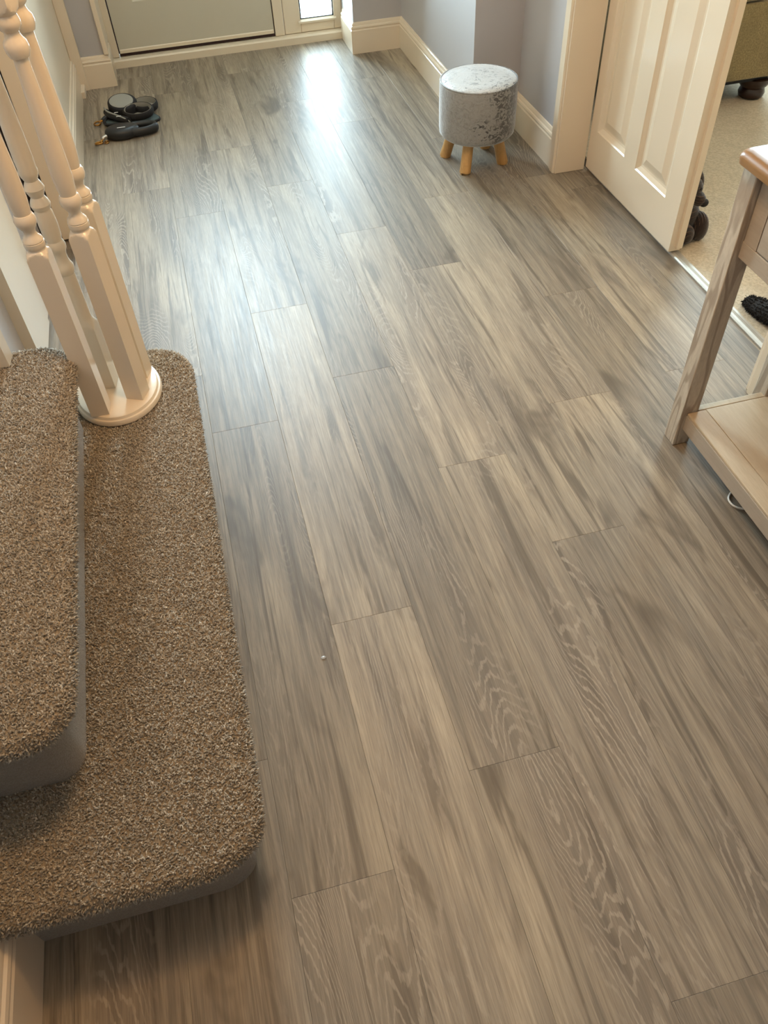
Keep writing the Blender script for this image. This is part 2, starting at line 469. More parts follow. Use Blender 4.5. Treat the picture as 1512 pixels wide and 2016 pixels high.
# lounge shell
wall('wall_lounge_front_left', (1.40, 4.85, 0), (2.3, 5.0, H), 'wall_lounge')
wall('wall_lounge_front_right', (4.3, 4.85, 0), (5.2, 5.0, H), 'wall_lounge')
wall('wall_lounge_front_sill', (2.3, 4.85, 0), (4.3, 5.0, 0.85), 'wall_lounge')
wall('wall_lounge_front_head', (2.3, 4.85, 2.15), (4.3, 5.0, H), 'wall_lounge')
wall('wall_lounge_right', (5.2, -1.0, 0), (5.3, 5.0, H), 'wall_lounge')
wall('wall_lounge_back', (1.35, -1.1, 0), (5.3, -1.0, H), 'wall_lounge')
struct(box('ceiling_lounge', (1.40, -1.1, H), (5.3, 5.0, H+0.1), 'ceiling'))
wl = struct(MB().box((2.3, 4.88, 0.85), (2.36, 4.94, 2.15)).box((4.24, 4.88, 0.85), (4.3, 4.94, 2.15)).box((2.36, 4.88, 0.85), (4.24, 4.94, 0.91)).box((2.36, 4.88, 2.09), (4.24, 4.94, 2.15)).box((3.27, 4.88, 0.91), (3.33, 4.94, 2.09)).build('window_2', 'upvc'))
box('pane', (2.36, 4.905, 0.91), (3.27, 4.912, 2.09), 'glass', wl); box('pane', (3.33, 4.905, 0.91), (4.24, 4.912, 2.09), 'glass', wl)

# --- skirting boards: a moulded profile swept straight
SK = [(0, 0), (0.015, 0), (0.015, 0.100), (0.0125, 0.104), (0.0125, 0.108), (0.0145, 0.112), (0.0125, 0.118), (0.008, 0.121), (0.0075, 0.127), (0.004, 0.1335), (0, 0.1345)]
def skirt(name, p0, p1, nrm, m0=0.0, m1=0.0, prof=SK):
    # p0->p1 along the wall, nrm points into the hall; m0/m1 = mitre at either end (+1 outside corner, -1 inside)
    p0, p1, nn = Vector((*p0, 0)), Vector((*p1, 0)), Vector((*nrm, 0))
    d = (p1-p0).normalized()
    r0 = [p0 + nn*a - d*a*m0 + Vector((0, 0, z)) for a, z in prof]
    r1 = [p1 + nn*a + d*a*m1 + Vector((0, 0, z)) for a, z in prof]
    return struct(MB().rings([r0, r1]).build(name, 'gloss_white', smooth=25))
skirt('baseboard_left', (-0.597, -1.8), (-0.597, 0.486), (1, 0), prof=[(a, z*1.16) for a, z in SK])
skirt('baseboard_left_far', (-0.515, 2.815), (-0.515, 4.222), (1, 0), 0, -1)
skirt('baseboard_left_nib', (-0.515, 4.222), (-0.353, 4.222), (0, -1), -1, 1)
skirt('baseboard_left_nib_return', (-0.353, 4.222), (-0.353, 4.43), (1, 0), 1, 0)
skirt('baseboard_right_nib_return', (0.815, 4.43), (0.815, 4.205), (-1, 0), 0, 1)
skirt('baseboard_right_nib', (0.815, 4.205), (1.055, 4.205), (0, -1), 1, -1)
skirt('baseboard_right', (1.055, 4.205), (1.055, 3.15), (-1, 0), -1, 1)
skirt('baseboard_right_return', (1.055, 3.15), (1.25, 3.15), (0, -1), 1, -1)
skirt('baseboard_right_middle', (1.25, 3.15), (1.25, 2.762), (-1, 0), -1, 0)
skirt('baseboard_right_near', (1.25, 1.335), (1.25, -1.8), (-1, 0), 0, 0)

# corner beads and post by the front door
struct(box('trim_2', (-0.362, 4.205, 0.1345), (-0.340, 4.468, H), 'satin_white', bevel=0.004))
struct(MB().box((-0.515, 4.196, 0.0), (-0.468, 4.222, H)).box((-0.503, 4.10, 0.0), (-0.484, 4.20, 0.03)).build('trim_3', 'satin_white', bevel=0.003))

# door lining and architraves of the lounge doorway
struct(MB().box((1.235, 2.70, 0), (1.352, 2.755, 2.03)).build('trim_4', 'gloss_white', bevel=0.002))
AR = [(0, 0), (0.013, 0), (0.018, 0.006), (0.018, 0.030), (0.014, 0.036), (0.014, 0.050), (0.010, 0.058), (0, 0.058)]
struct(MB().prism([(1.250-a-0.004, 2.708+b) for a, b in AR], 'z', 0, 2.09).build('trim_5', 'gloss_white', smooth=25))
struct(MB().prism([(1.250-a-0.004, 1.378-b) for a, b in AR], 'z', 0, 2.09).build('trim_6', 'gloss_white', smooth=25))
struct(MB().box((1.235, 1.345, 0), (1.352, 1.388, 2.03)).build('trim_7', 'gloss_white', bevel=0.002))
struct(MB().box((1.232, 1.35, 2.03), (1.352, 2.75, 2.06)).build('trim_8', 'gloss_white', bevel=0.002))

# --- moulded panel doors
def panel_door(name, axis_pt, u, width, z0, z1, thick, nrm, panels, mat, rebate=False):
    """leaf with moulded recessed panels on the side that faces nrm. axis_pt: floor point of the hinge edge on that face, u: direction of width"""
    A, u, nn = Vector((*axis_pt, 0)), Vector((*u, 0)), Vector((*nrm, 0))
    def P(a, z, d): return A + u*a + Vector((0, 0, z)) - nn*d
    us = sorted({0, width, *[p[0] for p in panels], *[p[1] for p in panels]})
    zs = sorted({z0, z1, *[p[2] for p in panels], *[p[3] for p in panels]})
    mb = MB()
    for i in range(len(us)-1):
        for j in range(len(zs)-1):
            c = ((us[i]+us[i+1])/2, (zs[j]+zs[j+1])/2)
            if any(p[0] < c[0] < p[1] and p[2] < c[1] < p[3] for p in panels): continue
            mb.add([P(us[i], zs[j], 0), P(us[i+1], zs[j], 0), P(us[i+1], zs[j+1], 0), P(us[i], zs[j+1], 0)], [(0, 1, 2, 3)])
    cs = [(0, z0), (width, z0), (width, z1), (0, z1)]
    for i in range(4):
        a, b = cs[i], cs[(i+1) % 4]
        mb.add([P(*a, 0), P(*b, 0), P(*b, thick), P(*a, thick)], [(0, 1, 2, 3)])
    mb.add([P(*c, thick) for c in cs], [(3, 2, 1, 0)])
    if rebate:
        mb.add([P(width, z0+0.012, thick*0.5), P(width+0.012, z0+0.012, thick*0.5), P(width+0.012, z0+0.012, thick), P(width, z0+0.012, thick),
                P(width, z1, thick*0.5), P(width+0.012, z1, thick*0.5), P(width+0.012, z1, thick), P(width, z1, thick)],
               [(0, 1, 2, 3), (4, 7, 6, 5), (0, 4, 5, 1), (1, 5, 6, 2), (2, 6, 7, 3)])
    o = struct(mb.build(name, mat, origin=P(0, 0, 0), fixn=False))
    bm = bmesh.new(); bm.from_mesh(o.data); bmesh.ops.remove_doubles(bm, verts=bm.verts, dist=1e-5); bmesh.ops.recalc_face_normals(bm, faces=bm.faces); bm.to_mesh(o.data); bm.free()
    for (a0, a1, b0, b1) in panels:
        loops = [(0, 0), (0.004, 0.0035), (0.017, 0.0105), (0.024, 0.0115), (0.030, 0.0105), (0.052, 0.0035), (0.054, 0.003)]
        rs = []
        for ins, d in loops:
            rs.append([P(a0+ins, b0+ins, d), P(a1-ins, b0+ins, d), P(a1-ins, b1-ins, d), P(a0+ins, b1-ins, d)])
        MB().rings(rs, cap0=False).build('door_panel', mat, o, fixn=False)
    return o
# lounge door, shut leaf of the pair; panel columns measured along -Y from the hinge
d2 = panel_door('door_2', (1.355, 2.694), (0, -1), 0.642, 0.014, 1.98, 0.040, (-1, 0),
                [(0.050, 0.262, 0.160, 0.80), (0.345, 0.555, 0.155, 0.80), (0.050, 0.262, 0.95, 1.52), (0.345, 0.555, 0.95, 1.52), (0.050, 0.262, 1.62, 1.86), (0.345, 0.555, 1.62, 1.86)], 'gloss_white', True)
# white door on the left, under the stairs
d3 = panel_door('door_3', (-0.610, 2.292), (0, -1), 0.262, 0.008, 1.98, 0.030, (1, 0),
                [], 'gloss_white')
struct(MB().prism([(-0.640, 2.30), (-0.622, 2.30), (-0.618, 2.312), (-0.618, 2.40), (-0.640, 2.40)], 'z', 0, H).build('trim_9', 'gloss_white'))
# white lining standing at the near end of the left wall, and a near-black board painting the shade of the gap beside it
struct(box('trim_10', (-0.573, 2.790, 0.010), (-0.497, 2.812, H), 'satin_white', bevel=0.002))
struct(box('gap_shade_board', (-0.640, 2.800, 0.0), (-0.573, 2.812, H), 'gap_shade'))

# --- front door set
FY = 4.470
fr = struct(MB().box((-0.345, FY-0.006, 0.038), (-0.309, FY+0.06, 2.10)).box((0.468, FY-0.006, 0.038), (0.516, FY+0.06, 2.10)).box((-0.345, FY-0.006, 2.05), (0.516, FY+0.06, 2.10)).build('door_frame_1', 'upvc', bevel=0.003))
struct(MB().prism([(4.430, 0), (4.430, 0.030), (4.436, 0.036), (4.520, 0.038), (4.520, 0)], 'x', -0.353, 0.815).build('trim_12', 'upvc', smooth=20))
GL = (-0.205, 0.285, 1.14, 1.99)
d1 = panel_door('door_1', (-0.303, FY), (1, 0), 0.766, 0.052, 2.045, 0.044, (0, -1), [(0.115, 0.300, 0.262, 0.98), (0.455, 0.640, 0.262, 0.98)], 'door_leaf')
# glazing aperture is cut through the leaf
cut = MB().box((GL[0], FY-0.1, GL[2]), (GL[1], FY+0.2, GL[3])).build('cutter', 'upvc')
bm_mod = d1.modifiers.new('glazing_hole', 'BOOLEAN'); bm_mod.object = cut; bm_mod.operation = 'DIFFERENCE'; bm_mod.solver = 'EXACT'
dg = bpy.context.evaluated_depsgraph_get()
newme = bpy.data.meshes.new_from_object(d1.evaluated_get(dg))
d1.modifiers.clear(); d1.data = newme
bpy.data.objects.remove(cut)
gb = MB()
for a, b in (((GL[0]-0.03, GL[2]-0.03), (GL[1]+0.03, GL[2]+0.012)), ((GL[0]-0.03, GL[3]-0.012), (GL[1]+0.03, GL[3]+0.03)), ((GL[0]-0.03, GL[2]+0.012), (GL[0]+0.012, GL[3]-0.012)), ((GL[1]-0.012, GL[2]+0.012), (GL[1]+0.03, GL[3]-0.012))):
    gb.box((a[0], FY-0.014, a[1]), (b[0], FY+0.02, b[1]))
gb.build('glazing_bead', 'upvc', d1, bevel=0.003)
box('pane', (GL[0]+0.012, FY+0.016, GL[2]+0.012), (GL[1]-0.012, FY+0.022, GL[3]-0.012), 'glass', d1)
box('weather_seal', (-0.306, FY+0.004, 0.0385), (0.466, FY+0.04, 0.0515), 'seal', d1)
MB().prism([(FY-0.004, 0.053), (FY-0.004, 0.066), (FY, 0.070), (FY, 0.053)], 'x', -0.300, 0.460).build('drip_strip', 'upvc', d1)
box('jamb_seal', (0.4635, FY+0.002, 0.052), (0.4675, FY+0.03, 2.045), 'seal', d1)
box('jamb_seal', (-0.3085, FY+0.002, 0.052), (-0.3045, FY+0.03, 2.045), 'seal', d1)
# side window
wx0, wx1, gz0, gz1 = 0.602, 0.773, 0.094, 2.00
wn = struct(MB().box((0.518, FY, 0.038), (wx0, FY+0.05, 2.10)).box((wx1, FY, 0.038), (0.815, FY+0.05, 2.10)).box((wx0, FY, 0.038), (wx1, FY+0.05, gz0)).box((wx0, FY, gz1), (wx1, FY+0.05, 2.10)).build('window_1', 'upvc', bevel=0.004))
MB().box((wx0, FY+0.008, gz0), (wx0+0.006, FY+0.03, gz1)).box((wx1-0.006, FY+0.008, gz0), (wx1, FY+0.03, gz1)).box((wx0+0.006, FY+0.008, gz0), (wx1-0.006, FY+0.03, gz0+0.006)).build('gasket', 'black_plastic', wn)
MB().prism([(FY-0.008, gz0-0.014), (FY-0.008, gz0-0.006), (FY+0.006, gz0+0.002), (FY+0.006, gz0-0.014)], 'x', wx0-0.012, wx1+0.012).build('glazing_bead', 'upvc', wn)
box('pane', (wx0+0.006, FY+0.018, gz0+0.006), (wx1-0.006, FY+0.024, gz1), 'glass', wn)

# --- ceiling lamps that light the place
def ceiling_lamp(x, y, label):
    t = thing('ceiling_lamp', (x, y, H), label, 'lamp')
    MB().lathe([(0.055, 0), (0.055, -0.02), (0.03, -0.03)], (x, y, H), 24).build('ceiling_rose', 'satin_white', t, smooth=40)
    MB().lathe([(0.006, -0.03), (0.006, -0.12), (0.018, -0.125), (0.018, -0.165)], (x, y, H), 16).build('lamp_holder', 'satin_white', t, smooth=40)
    return t
ceiling_lamp(0.12, 1.10, 'bare pendant lamp on the hall ceiling above the plank floor')
ceiling_lamp(3.0, 1.4, 'unseen bare pendant lamp added on the ceiling of the carpeted lounge')

# ================================================================== STAIRS
def rounded_outline(x0, x1, y0, y1, r0, r1, n=12, step=0.02):
    """open to the left at x0; rounded corners at (x1,y0) radius r0 and (x1,y1) radius r1. returns list of (point, normal), counter-clockwise from (x0,y0)"""
    out = []
    rx0, ry0 = r0; rx1, ry1 = r1
    m = max(2, int((x1-rx0-x0)/step))
    for i in range(m): out.append(((x0+(x1-rx0-x0)*i/m, y0), (0, -1)))
    for i in range(n+1):
        a = -math.pi/2 + math.pi/2*i/n
        out.append(((x1-rx0+rx0*math.cos(a), y0+ry0+ry0*math.sin(a)), (math.cos(a), math.sin(a))))
    m = max(2, int((y1-ry1-y0-ry0)/step))
    for i in range(1, m): out.append(((x1, y0+ry0+(y1-ry1-y0-ry0)*i/m), (1, 0)))
    for i in range(n+1):
        a = math.pi/2*i/n
        out.append(((x1-rx1+rx1*math.cos(a), y1-ry1+ry1*math.sin(a)), (math.cos(a), math.sin(a))))
    m = max(2, int((x1-rx1-x0)/step))
    for i in range(1, m+1): out.append(((x1-rx1+(x0-x1+rx1)*i/m, y1), (0, 1)))
    return out
def offs(outline, d, z): return [(p[0]+n[0]*d if True else 0, p[1]+n[1]*d, z) for p, n in outline]

stairs = thing('staircase', (-0.40, 1.1, 0), 'staircase with beige speckled carpet, two rounded lower steps beside the plank floor', 'staircase')
def tuft_mesh(points, normals, length, rad, name, parent):
    n = len(points)
    P = np.asarray(points); Nn = np.asarray(normals)
    tilt = rng.normal(0, 0.42, (n, 3))
    D = Nn + tilt; D /= np.linalg.norm(D, axis=1)[:, None]
    T = np.cross(D, rng.normal(0, 1, (n, 3))); T /= np.linalg.norm(T, axis=1)[:, None]
    B = np.cross(D, T)
    Ls = length*rng.uniform(0.65, 1.2, n)[:, None]; Rs = rad*rng.uniform(0.7, 1.3, n)[:, None]
    base = P - Nn*0.001
    vs = np.empty((n, 7, 3))
    for k in range(3):
        a = 2*math.pi*k/3
        r = T*math.cos(a)+B*math.sin(a)
        vs[:, k] = base + r*Rs*0.8
        vs[:, 3+k] = base + D*Ls*0.55 + r*Rs + rng.normal(0, 0.0005, (n, 3))
    vs[:, 6] = base + D*Ls + rng.normal(0, 0.0012, (n, 3))
    fl = []
    for k in range(3):
        q = (k+1) % 3
        fl += [(k, q, 3+q), (k, 3+q, 3+k), (3+k, 3+q, 6)]
    fl = np.array(fl)
    faces = (fl[None] + (np.arange(n)*7)[:, None, None]).reshape(-1, 3)
    me = bpy.data.meshes.new(name)
    org = np.array(WORIGIN[parent.name])
    me.vertices.add(n*7); me.vertices.foreach_set('co', (vs-org).reshape(-1))
    nf = len(faces)
    me.loops.add(nf*3); me.loops.foreach_set('vertex_index', faces.reshape(-1).astype(np.int32))
    me.polygons.add(nf); me.polygons.foreach_set('loop_start', np.arange(0, nf*3, 3, dtype=np.int32))
    try: me.polygons.foreach_set('loop_total', np.full(nf, 3, dtype=np.int32))
    except Exception: pass
    me.update(calc_edges=True)
    me.shade_smooth()
    me.materials.append(MAT['tuft'])
    o = bpy.data.objects.new(name, me); COL.objects.link(o); o.parent = parent
    o['kind'] = 'stuff'
    return o
def step(zt, rise, x0, x1, y0, y1, r0, r1, over, tufts, xmin_tuft=None):
    ol = rounded_outline(x0, x1, y0, y1, r0, r1)
    th = 0.036
    R = th/2
    prof = [(-over-0.004, zt-th)]
    for i in range(9):
        a = -math.pi/2 + math.pi*i/8
        prof.append((-R+R*math.cos(a), zt-R+R*math.sin(a)))
    rings = [offs(ol, d, z) for d, z in prof]
    tr = MB().rings(rings).build('tread', 'stair_carpet', stairs, smooth=50)
    ri = MB().rings([offs(ol, -over, zt-rise), offs(ol, -over, zt-th+0.001)]).build('riser', 'riser_carpet', stairs, smooth=50)
    if tufts:
        pts = []; nr = []
        poly = np.array([(p[0]+n[0]*-R, p[1]+n[1]*-R) for p, n in ol])
        xm = x0 if xmin_tuft is None else xmin_tuft
        A = (x1-R-xm)*(y1-y0)
        N = int(A*tufts)
        Q = np.column_stack([rng.uniform(xm, x1-R, N), rng.uniform(y0, y1, N)])
        inside = np.zeros(N, bool)
        px, py = poly[:, 0], poly[:, 1]; j = len(poly)-1
        for i in range(len(poly)):
            c = ((py[i] > Q[:, 1]) != (py[j] > Q[:, 1])) & (Q[:, 0] < (px[j]-px[i])*(Q[:, 1]-py[i])/(py[j]-py[i]+1e-12)+px[i])
            inside ^= c; j = i
        Q = Q[inside]
        pts.append(np.column_stack([Q, np.full(len(Q), zt)])); nr.append(np.tile((0, 0, 1.0), (len(Q), 1)))
        # nosing
        seg = np.array([(p[0], p[1], n[0], n[1]) for p, n in ol])
        ln = np.linalg.norm(np.diff(seg[:, :2], axis=0), axis=1); cum = np.concatenate([[0], np.cumsum(ln)])
        Nn = int(cum[-1]*R*math.pi*0.62*tufts)
        s = rng.uniform(0, cum[-1], Nn); idx = np.clip(np.searchsorted(cum, s)-1, 0, len(ln)-1); f = ((s-cum[idx])/ln[idx])[:, None]
        q = seg[idx]*(1-f)+seg[idx+1]*f
        a = rng.uniform(-0.35, math.pi/2, Nn)
        d = -R+R*np.cos(a)
        pts.append(np.column_stack([q[:, 0]+q[:, 2]*d, q[:, 1]+q[:, 3]*d, zt-R+R*np.sin(a)]))
        nr.append(np.column_stack([q[:, 2]*np.cos(a), q[:, 3]*np.cos(a), np.sin(a)]))
        tuft_mesh(np.concatenate(pts), np.concatenate(nr), 0.0072, 0.0017, 'carpet_pile', stairs)
Z1, Z2 = 0.184, 0.374
step(Z1, Z1, -0.595, -0.189, 0.449, 1.800, (0.10, 0.075), (0.105, 0.11), 0.036, 115000)
step(Z2, 0.19, -0.72, -0.418, 0.622, 1.606, (0.075, 0.08), (0.085, 0.09), 0.036, 115000, -0.66)
for i in range(3):
    step(Z2+0.19*(i+1), 0.19*(i+1)+0.19, -1.20-0.23*i, -0.66-0.23*i, 0.62, 1.60, (0.012, 0.012), (0.012, 0.012), 0.03, 0)

# balusters -------------------------------------------------------------
def turned(c, z0, zt, rot, half=0.0208, prof2=None):
    """square block, lamb's-tongue shoulder, turned beads and vase shaft, upper block"""
    x, y = c
    zb = zt
    H1 = zb+0.345
    prof = [(z0, 9), (zb-0.012, 9), (zb-0.006, 0.0300), (zb-0.001, 0.0270), (zb+0.003, 0.0240), (zb+0.006, 0.0205), (zb+0.008, 0.0185), (zb+0.011, 0.0180),
            (zb+0.013, 0.0195), (zb+0.018, 0.0206), (zb+0.024, 0.0203), (zb+0.0245, 0.0193), (zb+0.026, 0.0193), (zb+0.0265, 0.0200), (zb+0.032, 0.0185), (zb+0.037, 0.0140), (zb+0.042, 0.0118), (zb+0.047, 0.0118),
            (zb+0.053, 0.0150), (zb+0.060, 0.0196), (zb+0.068, 0.0212), (zb+0.076, 0.0196), (zb+0.080, 0.0172), (zb+0.0805, 0.0158),
            (zb+0.092, 0.0176), (zb+0.110, 0.0190), (zb+0.135, 0.0194), (zb+0.17, 0.0186), (zb+0.22, 0.0165), (zb+0.27, 0.0145), (zb+0.305, 0.0132), (zb+0.322, 0.0128),
            (zb+0.3225, 0.0165), (zb+0.330, 0.0198), (zb+0.338, 0.0208), (zb+0.346, 0.0195), (zb+0.352, 0.0150), (zb+0.357, 0.0128), (zb+0.361, 0.0128),
            (zb+0.364, 0.0165), (zb+0.370, 0.0202), (zb+0.377, 0.0205), (zb+0.383, 0.0185), (zb+0.386, 0.0180), (zb+0.389, 0.0205), (zb+0.393, 0.024), (zb+0.398, 0.027), (zb+0.404, 0.030), (zb+0.410, 9), (zb+0.60, 9)]
    if prof2: prof = prof2
    n = 48; rings = []
    for z, r in prof:
        rg = []
        for j in range(n):
            a = 2*math.pi*j/n
            m = half/max(abs(math.cos(a)), abs(math.sin(a)))
            q = min(m, r)
            rg.append((x+q*math.cos(a+rot), y+q*math.sin(a+rot), z))
        rings.append(rg)
    return MB().rings(rings)
cap_c = (-0.366, 1.630); ZC = Z1+0.004
cl = thing('newel_cluster', (*cap_c, ZC), 'cluster of four white turned balusters on a rounded white cap, on the lowest carpeted step', 'balusters')
CAP = [(0.0, 0.0), (1.0, 0.0), (1.02, 0.003), (1.02, 0.011), (1.0, 0.0145), (0.965, 0.0155), (0.955, 0.018), (0.94, 0.0215), (0.90, 0.023), (0.0, 0.023)]
rings = []
for f, z in CAP[1:-1]:
    d = (f-1.0)*0.11
    rings.append([(cap_c[0]+(0.101+d)*math.cos(2*math.pi*j/64), cap_c[1]+(0.120+d)*math.sin(2*math.pi*j/64), ZC+z) for j in range(64)])
MB().rings(rings).build('base_cap', 'gloss_white', cl, smooth=35)
zb0 = ZC+0.0225
for (x, y, rot) in ((-0.405, 1.552, -0.10), (-0.318, 1.586, -0.42), (-0.306, 1.666, -0.30)):
    turned((x, y), zb0, 0.618 if y < 1.58 else 0.626 if y < 1.64 else 0.642, rot).build('baluster', 'gloss_white', cl, smooth=32, origin=(x, y, zb0))
pf = [(zb0, 9), (0.372, 9), (0.378, 0.030), (0.384, 0.026), (0.390, 0.022), (0.396, 0.019), (0.402, 0.0178), (0.46, 0.0172), (0.512, 0.0166), (0.515, 0.0185), (0.522, 0.0203), (0.530, 0.0200), (0.536, 0.0170),
      (0.545, 0.0145), (0.556, 0.0140), (0.564, 0.0160), (0.570, 0.0190), (0.577, 0.0198), (0.584, 0.0180), (0.588, 0.0160), (0.600, 0.0182), (0.625, 0.0192), (0.650, 0.0178), (0.658, 0.0150), (0.6585, 0.0175), (0.667, 0.0200), (0.675, 0.0175),
      (0.683, 0.0130), (0.692, 0.0170), (0.700, 0.0198), (0.708, 0.0172), (0.716, 0.0130), (0.725, 0.0170), (0.733, 0.0192), (0.741, 0.0178), (0.76, 0.0186), (0.85, 0.0165), (0.95, 0.0135), (0.97, 0.0130), (0.985, 0.0195), (1.00, 0.0195), (1.01, 0.015), (1.02, 0.022), (1.03, 0.03), (1.035, 9), (1.21, 9)]
turned((-0.386, 1.650), zb0, 0.39, -0.20, prof2=pf).build('baluster', 'gloss_white', cl, smooth=32, origin=(-0.386, 1.650, zb0))
rl = MB()
rl.tube([(-0.35+0.075*math.cos(a), 1.612+0.075*math.sin(a), 1.225) for a in [2*math.pi*i/24 for i in range(24)]], 0.032, 12, True)
rl.build('handrail_volute', 'gloss_white', cl, smooth=50)
b5 = turned((-0.568, 1.566), Z2+0.004, 0.81, -0.08).build('stair_baluster', 'gloss_white', None, origin=(-0.568, 1.566, Z2+0.004), smooth=32)
tag(b5, 'single white square-based baluster standing on the second carpeted step, cut by the left edge', 'baluster')

# ================================================================== STOOL
sc_ = (0.982, 2.882)
st = thing('drum_stool', (*sc_, 0), 'round silver crushed velvet stool on four honey pine log legs by the right wall', 'stool')
r = 0.141
prof = [(r-0.03, 0.118), (r-0.010, 0.121), (r-0.002, 0.130), (r, 0.145), (r+0.001, 0.22), (r, 0.298), (r-0.002, 0.304), (r-0.006, 0.3075)]
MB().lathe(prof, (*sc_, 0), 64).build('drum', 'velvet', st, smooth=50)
MB().lathe([(r-0.0062, 0.3070), (r-0.010, 0.3105), (r-0.05, 0.3130), (0.03, 0.3145), (0.002, 0.3145)], (*sc_, 0), 64).build('seat_top', 'velvet_top', st, smooth=50)
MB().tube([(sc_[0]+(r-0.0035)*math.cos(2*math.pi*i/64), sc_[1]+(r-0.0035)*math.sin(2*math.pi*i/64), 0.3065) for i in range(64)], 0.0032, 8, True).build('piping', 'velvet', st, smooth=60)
for (bx, by) in ((0.893, 2.983), (0.920, 2.818), (1.082, 2.852), (1.066, 3.006)):
    d = Vector((bx-sc_[0], by-sc_[1], 0)); t_ = Vector((sc_[0], sc_[1], 0))+d*0.72
    MB().tube([(t_.x, t_.y, 0.121), (t_.x*0.5+bx*0.5, t_.y*0.5+by*0.5, 0.062), (bx, by, 0.004), (bx, by, 0.0005)], [0.0195, 0.0205, 0.0215, 0.0195], 24).build('leg', 'stool_leg', st, origin=(bx, by, 0), smooth=50)

# ================================================================== CONSOLE TABLE
tx0, tx1, ty0, ty1 = 0.943, 1.210, 0.36, 1.288
tb = thing('console_table', ((tx0+tx1)/2, (ty0+ty1)/2, 0), 'taupe console table with honey oak top and low shelf against the right wall', 'table')
lw = 0.044
for x in (tx0, tx1-lw):
    for y in (ty0, ty1-lw):
        MB().box((x, y, 0.001), (x+lw, y+lw, 0.704)).build('leg', 'table_leg', tb, origin=(x+lw/2, y+lw/2, 0), bevel=0.002)
# top with ovolo edge and softened corners
def rrect(x0, x1, y0, y1, r, z, n=6):
    out = []
    for cx, cy, a0 in ((x1-r, y0+r, -90), (x1-r, y1-r, 0), (x0+r, y1-r, 90), (x0+r, y0+r, 180)):
        for i in range(n+1):
            a = math.radians(a0+90*i/n); out.append((cx+r*math.cos(a), cy+r*math.sin(a), z))
    return out
ov = 0.020
MB().rings([rrect(tx0-ov+i, tx1+ov-i, ty0-ov+i, ty1+ov*0.4-i, 0.022, 0.704+z) for i, z in ((0.003, 0), (0, 0.002), (-0.001, 0.012), (0.0, 0.018), (0.003, 0.0225), (0.007, 0.025), (0.011, 0.0262))]).build('table_top', 'table_top', tb, smooth=30)
# apron rails, drawer
ax = 0.957
MB().box((ax, ty0+lw, 0.524), (ax+0.018, ty1-lw, 0.560)).build('bottom_rail', 'table_taupe', tb, bevel=0.0015)
MB().box((ax, ty0+lw, 0.690), (ax+0.018, ty1-lw, 0.7035)).build('top_rail', 'table_taupe', tb)
MB().box((ax, ty1-lw-0.045, 0.560), (ax+0.018, ty1-lw-0.003, 0.690)).build('stile', 'table_taupe', tb, bevel=0.001)
MB().box((ax, ty0+lw+0.003, 0.560), (ax+0.018, ty0+lw+0.045, 0.690)).build('stile', 'table_taupe', tb, bevel=0.001)
MB().box((ax+0.012, ty0+lw, 0.53), (ax+0.02, ty1-lw, 0.70)).build('drawer_gap_shade', 'gap_shade', tb)  # dark sheet painting the shade in the gaps round the drawer
dr = MB().box((ax-0.001, ty0+lw+0.048, 0.563), (ax+0.018, ty1-lw-0.048, 0.687)).build('drawer', 'table_taupe', tb, bevel=0.002)
MB().lathe([(0.006, 0), (0.006, 0.012), (0.014, 0.018), (0.015, 0.026), (0.009, 0.031)], (0, 0, 0), 20)
kn = MB()
kn.rings([[(ax-0.001-z, 0.824+r_*math.cos(2*math.pi*j/20), 0.625+r_*math.sin(2*math.pi*j/20)) for j in range(20)] for r_, z in ((0.006, 0), (0.006, 0.012), (0.014, 0.018), (0.015, 0.026), (0.009, 0.031))])
kn.build('knob', 'steel', dr, smooth=40)
MB().box((tx1-0.030, ty0+lw, 0.524), (tx1-0.012, ty1-lw, 0.7035)).build('back_apron', 'table_taupe', tb)
MB().box((tx0+lw, ty1-0.032, 0.524), (tx1-lw, ty1-0.012, 0.7035)).build('end_apron', 'table_taupe', tb)
MB().box((tx0+lw, ty0+0.012, 0.524), (tx1-lw, ty0+0.032, 0.7035)).build('end_apron', 'table_taupe', tb)
# low shelf with front and end rails
MB().box((0.957, ty0+lw, 0.052), (0.983, ty1-lw, 0.096)).build('shelf_rail', 'table_taupe', tb, bevel=0.002)
MB().box((tx1-0.030, ty0+lw, 0.052), (tx1-0.012, ty1-lw, 0.096)).build('shelf_rail', 'table_taupe', tb, bevel=0.002)
shy1 = 1.262
MB().box((0.9885, 1.2445, 0.086), (1.178, shy1, 0.1045)).build('shelf_end_board', 'table_shelf', tb, bevel=0.002)
MB().box((0.9575, ty0+lw+0.001, 0.0965), (1.006, ty1-lw-0.001, 0.1045)).build('shelf_front_board', 'table_shelf', tb, bevel=0.002)
MB().box((1.0065, ty0+lw, 0.086), (1.178, ty1-lw-0.0005, 0.1045)).build('shelf', 'table_shelf', tb, bevel=0.0012)

# white cable under the shelf
def bez(pts, n=10):
    out = []
    P_ = [Vector(pts[0])]+[Vector(q) for q in pts]+[Vector(pts[-1])]
    for i in range(1, len(P_)-2):
        for k in range(n):
            t = k/n; a, b, c, d = P_[i-1], P_[i], P_[i+1], P_[i+2]
            out.append(0.5*((2*b)+(c-a)*t+(2*a-5*b+4*c-d)*t*t+(3*b-a-3*c+d)*t**3))
    out.append(P_[-2]); return out
cb = MB().tube(bez([(1.16, 1.12, 0.004), (1.08, 1.10, 0.0035), (1.015, 1.068, 0.0035), (0.983, 1.046, 0.0035), (0.976, 1.026, 0.0035), (0.984, 1.008, 0.0035), (1.01, 0.998, 0.0035), (1.09, 0.985, 0.0035), (1.17, 0.95, 0.004)]), 0.0024, 8).build('power_cable', 'cable', smooth=60)
tag(cb, 'thin white cable looping on the floor beneath the console table shelf', 'cable')

